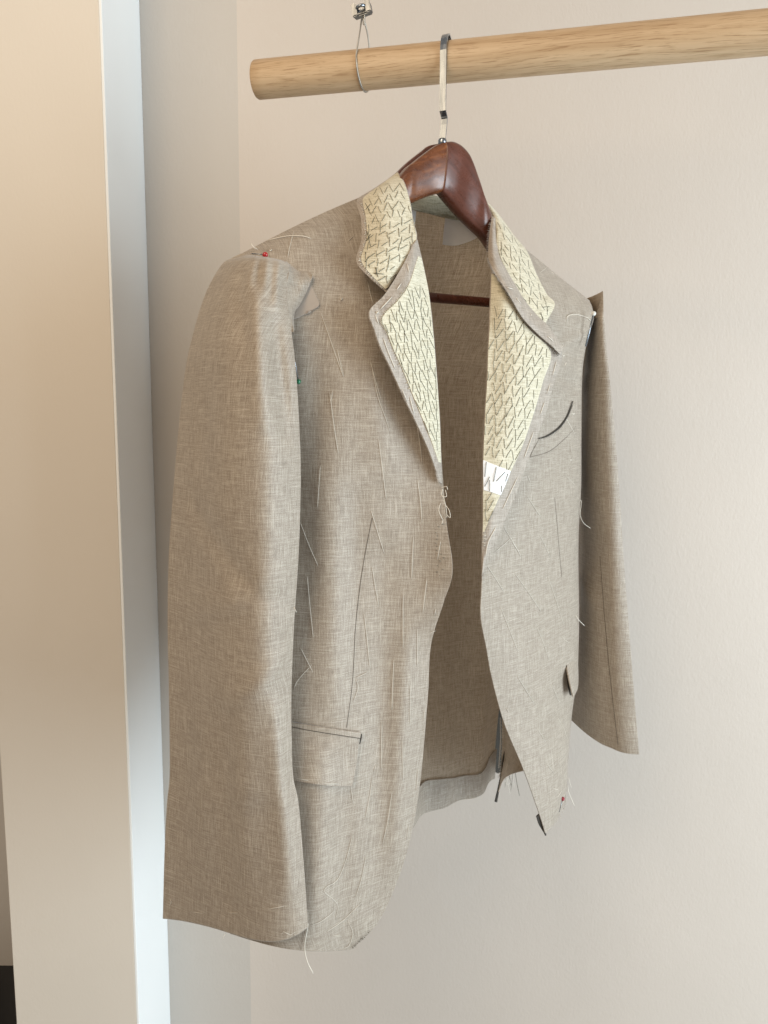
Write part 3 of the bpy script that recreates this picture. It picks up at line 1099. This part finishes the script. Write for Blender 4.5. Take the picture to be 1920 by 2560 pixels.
lc2 = lay('lapel_canvas', flC, 26, 66, 'flB', 0.0012, M['canvas'], J, 0.0009, 'flC')
gs = [[(1229, 540, 0.020), (1235, 543, 0.022), (1240, 548, 0.018)], [(1222, 595, 0.046), (1233, 598, 0.052), (1243, 603, 0.046)],
      [(1221, 645, 0.070), (1234, 642, 0.076), (1249, 640, 0.072)], [(1233, 676, 0.086), (1250, 680, 0.090), (1272, 684, 0.082)],
      [(1251, 704, 0.095), (1268, 709, 0.097), (1290, 714, 0.088)], [(1276, 743, 0.103), (1291, 745, 0.102), (1310, 748, 0.092)],
      [(1308, 796, 0.104), (1321, 790, 0.103), (1338, 783, 0.094)], [(1345, 835, 0.103), (1355, 826, 0.102), (1368, 812, 0.096)],
      [(1380, 866, 0.102), (1388, 858, 0.100), (1396, 849, 0.096)], [(1400, 886, 0.099), (1404, 878, 0.098), (1408, 869, 0.096)]]
lab(loft('gorge_strip', gs, 12, 70, M['edge'], J, wamp=0.0004, key='gs', thick=0.0014), 'frayed grey fabric strip between collar and lapel')
tp = [[(1208, 1150), (1242, 1164), (1277, 1178)], [(1208, 1188), (1238, 1200), (1265, 1209)], [(1209, 1225), (1230, 1231), (1252, 1238)]]
lab(lay('tape_patch', tp, 10, 10, 'flC', 0.0007, M['white'], J, 0.0006, 'tp'), 'white tape patch across the lapel canvas')
# white pieces inside the neck
npz = [[(1114, 537), (1130, 537), (1150, 538)], [(1111, 562), (1140, 562), (1175, 563)], [(1108, 590), (1148, 592), (1194, 590)], [(1106, 612), (1140, 614), (1176, 603)]]
lab(lay('neck_patch', npz, 14, 12, 'bk', 0.006, M['white'], J, 0.0008), 'large white patch inside the back of the neck')
npl = [[(1022, 508), (1046, 514)], [(1024, 540), (1041, 530)], [(1030, 575), (1038, 556)]]
lab(lay('neck_patch', npl, 6, 8, 'bk', 0.006, M['white'], J, 0.0008), 'small white patch beside the near collar')

# pockets
jet = [[(722, 1806), (780, 1815), (842, 1824), (904, 1832)], [(722, 1815), (780, 1826), (842, 1836), (900, 1845)]]
lab(lay('pocket_jet', jet, 30, 4, 'nf', 0.0052, M['cloth'], J, 0.0046), 'narrow jetting above the pocket flap')
flap = [[(722, 1817), (780, 1828), (842, 1838), (898, 1847)], [(722, 1870), (780, 1878), (840, 1886), (894, 1890)], [(726, 1920), (780, 1926), (836, 1930), (888, 1932)], [(734, 1951), (780, 1959), (834, 1965), (880, 1965)]]
lab(lay('pocket_flap', flap, 30, 24, 'nf', lambda v: 0.0042 + 0.0045 * v * v, M['cloth'], J, 0.0022, 'pf'), 'flat pocket flap with basted edges')


def slit(name, pts, half, key, off=0.0006, label=None, mat='slit'):
    c = crv([(x, y, 0) for x, y in pts], 24)
    rows = [[], []]
    for i, p in enumerate(c):
        t = (c[min(i + 1, 24)] - c[max(i - 1, 0)]).normalized()
        k = half * (0.25 + 0.75 * math.sin(math.pi * (0.08 + 0.84 * i / 24)))
        rows[0].append(onto(key, p.x - t.y * k, p.y + t.x * k, off))
        rows[1].append(onto(key, p.x + t.y * k, p.y - t.x * k, off))
    o = sheet(name, rows, M[mat], J, 0.0004)
    if label:
        lab(o, label)
    return o


slit('pocket_slit', [(904, 1834), (902, 1846), (899, 1860)], 1.6, 'nf', 0.0050, 'short dark slit at the end of the pocket')
welt = [[(1347, 1100), (1388, 1084), (1418, 1046), (1434, 1010)], [(1336, 1120), (1380, 1106), (1416, 1070), (1440, 1036)], [(1325, 1142), (1372, 1128), (1412, 1096), (1443, 1064)]]
lab(lay('pocket_welt', welt, 20, 8, 'ff', 0.0010, M['cloth'], J, 0.0008), 'breast pocket welt below the dark opening')
slit('pocket_opening', [(1346, 1097), (1370, 1089), (1398, 1069), (1418, 1041), (1432, 1003)], 1.8, 'ff', 0.0022, 'curved dark opening of the breast pocket')
fpk = [[(1416, 1660, 0.044), (1430, 1650, 0.036), (1444, 1636, 0.022)], [(1422, 1692, 0.056), (1434, 1686, 0.047), (1446, 1676, 0.028)], [(1429, 1722, 0.060), (1437, 1718, 0.052), (1446, 1708, 0.032)],
       [(1434, 1742, 0.060), (1437, 1738, 0.056), (1443, 1726, 0.040)]]
lab(loft('pocket_flap', fpk, 8, 12, M['cloth'], J, wamp=0, thick=0.0018), 'pocket flap sticking out from the side')
slit('pocket_slit', [(1417, 1664), (1421, 1700), (1427, 1738)], 4, 'ff', 0.0012, 'dark gap behind the side pocket flap')
tipf = [[(1342, 2042, 0.082), (1352, 2032, 0.082)], [(1348, 2062, 0.080), (1359, 2054, 0.081)], [(1358, 2080, 0.079), (1364, 2078, 0.080)], [(1364, 2090, 0.079), (1366, 2088, 0.079)]]
lab(loft('front_facing_end', tipf, 5, 10, M['slit'], J, wamp=0, thick=0.0016), 'dark turned back corner at the tip of the front')


def thread(name, pts, key=None, rad=0.00023, mat='thread', off=0.0005, parent=J, n=None, lift=0.0006, taper=True):
    """pts px,py lying on surface key"""
    n = n or max(3, int(sum(math.dist(pts[i], pts[i + 1]) for i in range(len(pts) - 1)) / 9))
    n = min(n, 40)
    c = crv([(x, y, 0) for x, y in pts], n)
    q = []
    for i, p in enumerate(c):
        f = math.sin(math.pi * i / n)
        q.append(onto(key, p.x, p.y, off + lift * f))
    return tube(name, q, rad, M[mat], parent, 5, taper)


def Z(ox, oy, k, pts):
    return [(ox + x * k, oy + y * k) for x, y in pts]


# seams
for pts in (Z(380, 900, .4702, [(1170, 840), (1130, 1050), (1100, 1250), (1080, 1450), (1067, 1700), (1035, 1955)]),):
    lab(thread('dart_seam', pts, 'nf', 0.00032, 'seam', 0.0001, lift=0, n=40, taper=False), 'long dark dart seam running down to the pocket')
lab(thread('dart_seam', Z(860, 700, .4219, [(1248, 1290), (1262, 1440), (1275, 1600), (1290, 1760)]), 'ff', 0.0003, 'seam', 0.0001, lift=0, n=24, taper=False), 'faint dart seam on the narrower front')
thread('welt_seam', [(1325, 1143), (1372, 1129), (1412, 1097), (1440, 1066)], 'ff', 0.00018, 'seam', 0.0010, lift=0, n=20, taper=False)
thread('sleeve_seam', [(1500, 1390), (1512, 1550), (1526, 1700), (1545, 1862)], 'fs', 0.0004, 'seam', 0.0001, lift=0, n=24, taper=False)
thread('jet_seam', [(724, 1806), (780, 1815), (842, 1824), (904, 1832)], 'nf', 0.0003, 'seam', 0.0004, lift=0, n=20, taper=False)
thread('jet_seam', [(724, 1816), (780, 1827), (842, 1837), (900, 1846)], 'nf', 0.0004, 'seam', 0.0048, lift=0, n=20, taper=False)

# basting threads on the near front
A = lambda p: Z(380, 900, .4702, p)
B = lambda p: Z(380, 1650, .4702, p)
C3 = lambda p: Z(480, 420, .3737, p)
nfT = [A(p) for p in ([(985, -60), (1018, 90)], [(945, 170), (965, 330), (990, 495)], [(1165, 15), (1200, 190), (1235, 290), (1265, 378)], [(895, 560), (880, 780)],
                      [(1205, 420), (1228, 600), (1245, 742)], [(1408, 340), (1425, 450), (1435, 550)], [(1412, 640), (1428, 750), (1435, 860)], [(787, 860), (835, 985), (882, 1092)],
                      [(1165, 800), (1200, 915), (1235, 1030)], [(1170, 1100), (1205, 1310)], [(1390, 940), (1380, 1165)], [(825, 1150), (840, 1310), (857, 1475)],
                      [(1335, 1240), (1335, 1530)], [(1128, 1350), (1145, 1490), (1158, 1640)], [(1412, 1430), (1410, 1630)], [(1462, 1160), (1440, 1345)], [(1535, 960), (1518, 1060)],
                      [(790, 1530), (855, 1660)], [(850, 1620), (778, 1700), (755, 1745)], [(1080, 1692), (1150, 1660)], [(1508, 1325), (1503, 1360)], [(1480, 1450), (1508, 1440)])]
nfT += [B(p) for p in ([(1285, 0), (1275, 265)], [(1372, 130), (1372, 345)], [(1222, 325), (1218, 585)], [(1332, 430), (1335, 640)], [(1172, 625), (1155, 740), (1133, 855)],
                       [(1275, 705), (1255, 850), (1225, 985)], [(1058, 675), (1070, 765)], [(1065, 935), (1030, 1070), (985, 1170), (930, 1205), (918, 1235), (960, 1270), (988, 1310), (976, 1382)],
                       [(1138, 1040), (1115, 1160), (1082, 1265)], [(1115, 1290), (1010, 1390), (930, 1445)], [(970, 1335), (900, 1390), (845, 1410)],
                       [(1042, 1390), (1068, 1450), (1050, 1515), (1020, 1535)], [(960, 1465), (1005, 1468)], [(1415, 580), (1405, 700)], [(1365, 880), (1355, 960)],
                       [(1085, 100), (1096, 150), (1072, 220)], [(1450, 260), (1445, 330)], [(1440, 372), (1452, 380)], [(1090, 500), (1080, 600)], [(1190, 560), (1180, 600)])]
nfT += [C3(p) for p in ([(860, 960), (930, 1160), (1010, 1390)], [(1195, 1300), (1230, 1430), (1265, 1550)], [(680, 425), (655, 520), (640, 600)],
                        [(1175, 760), (1195, 850), (1212, 910)], [(1040, 490), (1085, 450)], [(940, 1490), (930, 1560)])]
for p in nfT:
    thread('basting_thread', p, 'nf')
for p in (B([(755, 628), (830, 640)]), B([(900, 655), (995, 660)])):
    thread('basting_thread', p, 'pf')
thread('basting_thread', [(668, 601), (700, 593), (727, 589), (757, 590), (777, 596)], 'nf', 0.0004, lift=0.003)
thread('basting_thread', C3([(398, 500), (405, 525), (440, 545)]), 'ns', 0.0004, lift=0.002)
for p in (B([(215, 1340), (270, 1347)]), B([(400, 1345), (455, 1345)]), B([(615, 1325), (700, 1310)]), B([(90, 1030), (92, 1056)]), B([(96, 1270), (102, 1290), (92, 1306)]),
          B([(688, 1458), (700, 1445), (715, 1452), (735, 1462), (762, 1448)])):
    thread('basting_thread', p, 'ns', off=0.0008)
for x, y in ((853, 749), (676, 627)):
    thread('thread_tack', [(x - 3, y - 3), (x, y), (x + 3, y - 4)], 'nf', 0.0005, lift=0.001)
# far front
D4 = lambda p: Z(860, 700, .4219, p)
E7 = lambda p: Z(1000, 1350, .3858, p)
ffT = [D4(p) for p in ([(1085, 1280), (1130, 1350), (1170, 1410)], [(1085, 1150), (1105, 1200)], [(1310, 810), (1345, 870), (1375, 930)], [(1315, 1160), (1370, 1215)], [(1345, 960), (1350, 1060)],
                       [(890, 1615), (945, 1570), (1000, 1520)], [(945, 1460), (1000, 1550), (1050, 1640)], [(1155, 1500), (1190, 1570), (1225, 1650)], [(1225, 940), (1270, 870)],
                       [(1300, 660), (1310, 710)])]
ffT += [E7(p) for p in ([(560, 160), (620, 250), (675, 340)], [(740, 210), (840, 350), (915, 465)], [(960, 240), (1015, 400), (1060, 545)], [(650, 430), (710, 580), (765, 725)],
                        [(885, 560), (930, 670), (965, 770)], [(760, 880), (815, 970), (870, 1060)], [(980, 930), (1035, 1060)], [(890, 1220), (945, 1310)], [(1020, 1150), (1060, 1220), (1085, 1290)],
                        [(945, 1440), (1000, 1515)], [(720, 0), (755, 55), (785, 110)], [(1050, 620), (1070, 650), (1100, 665)], [(690, 1090), (705, 1120)],
                        [(990, 1610), (1030, 1620)], [(1050, 1620), (1020, 1670)], [(935, 1770), (942, 1800)])]
for p in ffT:
    thread('basting_thread', p, 'ff')
thread('basting_thread', D4([(1322, 248), (1324, 215), (1370, 203), (1440, 222), (1470, 250)]), 'ff', 0.0004, lift=0.004)
for p in (Z(1180, 480, .2291, [(735, 885), (815, 825)]), Z(1180, 480, .2291, [(870, 870), (890, 890)])):
    thread('basting_thread', p, 'ff')
# running stitches on the lapel borders
for p in (C3([(1280, 1140), (1320, 1245), (1360, 1345)]), C3([(1440, 640), (1455, 705)]), C3([(1370, 815), (1400, 770)]), C3([(1260, 945), (1340, 860)]), C3([(1405, 1480), (1440, 1560)]),
          C3([(1228, 985), (1250, 1045)]), Z(860, 700, .4219, [(390, 690), (415, 790)])):
    thread('running_stitch', p, 'nlB', 0.0004, off=0.0008)
for p in (Z(1180, 1000, .1808, [(1010, 20), (940, 210)]), Z(1180, 1000, .1808, [(855, 435), (720, 810)]), Z(1180, 1000, .1808, [(635, 1060), (425, 1510)]), Z(1180, 1000, .1808, [(335, 1750), (230, 1960), (185, 2170)]),
          Z(1180, 480, .2291, [(1000 + 30, 1860), (1010, 1900)]), [(1392, 900), (1382, 940)], [(1376, 958), (1368, 985)]):
    thread('running_stitch', p, 'flB', 0.0004, off=0.0008)
for p in (Z(1180, 480, .2291, [(480, 1150), (535, 1220)]), Z(1180, 480, .2291, [(640, 1330), (650, 1350)]), Z(1180, 480, .2291, [(820, 1570), (890, 1630)]), Z(1180, 480, .2291, [(380, 1040), (450, 1060)])):
    thread('running_stitch', p, 'gs', 0.0004, off=0.0008)
for x, y in ((1404, 868), (1409, 889), (943, 782), (1434, 1035), (1427, 1150)):
    k = 'flB' if x in (1404,) else ('nlB' if x == 943 else 'ff')
    thread('thread_tack', [(x - 3, y - 3), (x, y + 1), (x + 3, y - 3)], k, 0.0006, lift=0.001)


# pad stitches: rows of slanting stitches in grey silk
def pad(key, parent, x0, x1, y0, y1, rowgap, step, va, vb, slope, test=None):
    y = y0
    k = 0
    while y < y1:
        x = x0 + random.uniform(0, step)
        i = 0
        while x < x1:
            vx, vy = (va if i % 2 == 0 else vb)
            jx, jy = random.gauss(0, 1.3), random.gauss(0, 2.0)
            yy = y + slope * (x - x0)
            s = random.uniform(0.8, 1.18)
            vx = vx + random.gauss(0, 2.0)
            a = (x + jx - vx * s / 2, yy + jy - vy * s / 2)
            b = (x + jx + vx * s / 2, yy + jy + vy * s / 2)
            kk = key if test is None else test(a, b)
            if kk and hits(kk, *a) and hits(kk, *b):
                m = ((a[0] + b[0]) / 2 + random.gauss(0, 0.6), (a[1] + b[1]) / 2)
                pts = [onto(kk, *a, 0.0004), onto(kk, *m, 0.0008), onto(kk, *b, 0.0004)]
                tube('pad_stitch', pts, 0.00025, M['dthread'], parent, 4)
            x += step
            i += 1
        y += rowgap
        k += 1


pad('nlC', lc1, 950, 1106, 748, 1175, 26, 9.8, (1, 25), (11, 27), -0.16)
pad('flC', lc2, 1206, 1400, 775, 1330, 27, 12.4, (1, 25), (-14, 25), 0.16, lambda a, b: None if 1145 + (a[0] - 1207) * .4 < (a[1] + b[1]) / 2 < 1232 + (a[0] - 1207) * .3 else 'flC')
for a, b in (((1216, 1155), (1212, 1192)), ((1238, 1162), (1219, 1190)), ((1241, 1168), (1234, 1204)), ((1263, 1180), (1241, 1203)), ((1270, 1184), (1264, 1204)), ((1224, 1192), (1212, 1216)),
             ((1224, 1200), (1224, 1228)), ((1250, 1210), (1228, 1233)), ((1254, 1214), (1254, 1230))):
    if hits('tp', *a) and hits('tp', *b):
        tube('pad_stitch', [onto('tp', *a, 0.0004), onto('tp', (a[0] + b[0]) / 2, (a[1] + b[1]) / 2, 0.0008), onto('tp', *b, 0.0004)], 0.0003, M['dthread'], lc2, 4)
pad('ncC', cc1, 900, 1045, 468, 560, 22, 13.5, (-10, 19), (10, 19), -0.25)
pad('ncC', cc1, 896, 1050, 578, 740, 22, 14.0, (17, -11), (-1, 21), -0.22)
pad('fcC', cc2, 1205, 1390, 500, 815, 22, 11.5, (2, 20), (12, 18), 0.45)
for a, b in (((913, 508), (924, 526)), ((926, 510), (914, 524)), ((935, 683), (959, 685)), ((938, 668), (945, 692)), ((962, 711), (978, 711)), ((966, 694), (971, 720)), ((914, 630), (924, 668)), ((924, 640), (912, 655)),
             ((914, 545), (921, 585)), ((917, 578), (926, 615)), ((926, 585), (916, 602))):
    if hits('ncC', *a) and hits('ncC', *b):
        tube('pad_stitch', [onto('ncC', *a, 0.0005), onto('ncC', *b, 0.0005)], 0.00034, M['dthread'], cc1, 4)
for a, b in (((1345, 792), (1360, 792)), ((1352, 780), (1357, 801)), ((1364, 758), (1370, 778)), ((1358, 768), (1374, 766))):
    if hits('fcC', *a) and hits('fcC', *b):
        tube('pad_stitch', [onto('fcC', *a, 0.0005), onto('fcC', *b, 0.0005)], 0.00034, M['dthread'], cc2, 4)


# loose ends that leave the cloth
def loose(pts, key, dY=0.0, rad=0.0003, mat='thread', name='loose_thread'):
    base = onto(key, *pts[0], 0.0008)
    Y = base.y
    n = max(6, len(pts) * 6)
    c = crv([(x, y, 0) for x, y in pts], n)
    q = [P(p.x, p.y, Y + dY * i / n - 0.003 * math.sin(math.pi * i / n)) for i, p in enumerate(c)]
    return tube(name, q, rad, M[mat], J, 5, True)


loose(B([(832, 1400), (812, 1520), (825, 1600), (857, 1667)]), 'nf', -0.004, 0.0005)
loose(B([(390, 1452), (375, 1485)]), 'ns', 0.0, 0.0003)
loose(D4([(1392, 1310), (1407, 1312), (1400, 1390), (1420, 1440), (1462, 1472)]), 'ff', 0.01)
loose(E7([(1138, 488), (1160, 520), (1196, 556)]), 'ff', 0.01, 0.0004)
loose(E7([(1085, 1590), (1095, 1640), (1130, 1722)]), 'ff', 0.0, 0.0005)
loose(E7([(1092, 1540), (1110, 1605)]), 'ff', 0.0)
loose(E7([(660, 1440), (700, 1500), (722, 1600)]), 'sd', 0.0, 0.0005, 'dthread')
loose(E7([(740, 1450), (755, 1560), (775, 1660)]), 'sd', 0.0, 0.0004, 'dthread')
loose(E7([(650, 1150), (652, 1300), (640, 1480)]), 'sd', -0.004, 0.0006, 'thread')
loose(E7([(670, 1500), (690, 1580), (715, 1570), (700, 1540)]), 'sd', 0, 0.0003, 'thread')
for k in range(7):                                  # ravelled ends below the vent
    x, y = 655 + k * 13, 1400 + (k * 37) % 60
    loose(E7([(x, y), (x + random.uniform(-8, 14), y + 70), (x + random.uniform(-20, 30), y + random.uniform(120, 220))]), 'sd', 0.0, 0.00028, 'thread' if k % 2 else 'dthread')
for p in ([(1540, 680), (1565, 672), (1572, 690)], [(1545, 685), (1540, 720), (1565, 725), (1560, 690)], [(1548, 720), (1562, 780), (1568, 840)], [(1560, 770), (1580, 800), (1585, 838), (1565, 820)],
          [(1535, 760), (1525, 800), (1545, 850)], [(1548, 850), (1540, 872)]):
    loose(A(p), 'nf', -0.004, 0.00034)
loose(A([(755, 1312), (768, 1342)]), 'ns', -0.004)


# fray: short fibres along raw edges, one joined part each
def fray(pts, key, n, ln, spread, mat, label):
    c = crv([(x, y, 0) for x, y in pts], 60)
    vs_, fs = [], []
    for _ in range(n):
        i = random.randint(1, 59)
        p = c[i]
        t = (c[i + 1] - c[i - 1]).normalized()
        nx, ny = -t.y * spread, t.x * spread
        a = onto(key, p.x + random.uniform(-1, 1), p.y, 0.0008)
        L = ln * random.uniform(0.4, 1.2)
        b2 = (p.x + nx * L + random.uniform(-2, 2), p.y + ny * L + random.uniform(-2, 2))
        b = P(*b2, a.y - 0.002)
        m = (a + b) / 2 + Vector((0, -0.0006, 0))
        v, f = tube_data([a, m, b], [0.00022, 0.0002, 0.0001], 3)
        o = len(vs_)
        vs_ += v
        fs += [tuple(q + o for q in ff) for ff in f]
    o = mesh('fray', vs_, fs, M[mat], J)
    o['kind'] = 'stuff'
    o['label'] = label
    return o


fray([(1229, 545), (1222, 595), (1221, 645), (1233, 676), (1251, 704)], 'gs', 110, 6, 1, 'edge', 'frayed fibres on the upper gorge strip')
fray([(1251, 704), (1276, 743), (1308, 796), (1345, 835), (1382, 866)], 'gs', 130, 6, 1, 'seam', 'dark frayed edge above the lapel canvas')
fray([(1382, 866), (1390, 876), (1400, 886)], 'gs', 30, 12, 1, 'seam', 'frayed tail of the gorge strip')
fray([(905, 505), (914, 548), (915, 600), (902, 650), (932, 692), (963, 722)], 'ncB', 140, 5, 1, 'thread', 'pale frayed edge of the collar canvas')
fray([(1022, 712), (996, 750), (956, 794), (969, 832), (998, 903), (1031, 984)], 'nlB', 150, 5, 1, 'canvas', 'frayed edge of the lapel canvas')
fray([(1268, 800), (1262, 1810), (1255, 1900), (1250, 1945)][1:], 'sd', 60, 7, 1, 'thread', 'frayed vent edge')
fray([(1205, 1330), (1205, 1350), (1205, 1375)], 'flB', 26, 10, -1, 'thread', 'frayed end of the lapel canvas')
fray([(1040, 585), (1037, 560), (1034, 545)], 'ncB', 20, 4, -1, 'canvas', 'fuzzy fold of the collar')
fray([(1414, 1985), (1409, 2020), (1398, 2045)], 'ff', 26, 5, -1, 'thread', 'frayed lower corner of the front')
fray([(876, 2372), (903, 2349), (925, 2325)], 'nf', 36, 4, 1, 'dthread', 'frayed lower corner of the wide front')
fray([(1100, 532), (1120, 534), (1140, 540)], 'st', 50, 7, 1, 'stand', 'fuzzy lower edge of the collar stand')
# black gimp marks beside the front edge
for i in range(16):
    x, y = 1093 + random.uniform(-9, 14), 1300 + i * 9.5 + random.uniform(-3, 3)
    thread('mark_stitch', [(x, y), (x + random.uniform(3, 8), y + random.uniform(-2, 2))], 'nf', 0.00028, 'dthread', n=3)


# ------------------------------------------------------------------ pins, each a thing of its own
def pin(head, hr_, tip, key, mat, label, shaft=0.0004, hkey=None, lift=0.003):
    h = onto(hkey or key, *head, hr_ * 0.9) if key else P(*head, YP)
    t = onto(key, *tip, 0.0008) if key else P(*tip, YP - 0.004)
    o = empty('dressmaking_pin', h, label, 'pin', 'dressmaking pins stuck in the jacket')
    ball('pin_head', h, hr_, M[mat], o)
    mid = (h + t) / 2 - ray(*tip).normalized() * lift * 0.4
    tube('pin_shaft', [h, mid, t], shaft, M['chrome'], o, 8)
    return o


pin((663, 637), 0.00275, (629, 634), 'ns', 'red', 'red headed pin stuck in the shoulder of the wide sleeve', 0.0005)
pin((746, 954), 0.0025, (727, 842), 'nf', 'green', 'green headed pin half hidden beside the wide sleeve edge', 0.0004)
pin((1407, 1997), 0.0026, (1398, 2030), 'ff', 'crimson', 'small crimson headed pin near the lower tip of the far front')
YP = onto('ff', 1468, 800).y - 0.012
pin((1484, 784), 0.0030, (1464, 866), None, 'pearl', 'long silver pin with white head joining far sleeve to armhole', 0.0011)

print('objects', len(bpy.data.objects), 'tris', sum(len(o.data.polygons) for o in bpy.data.objects if o.type == 'MESH'))
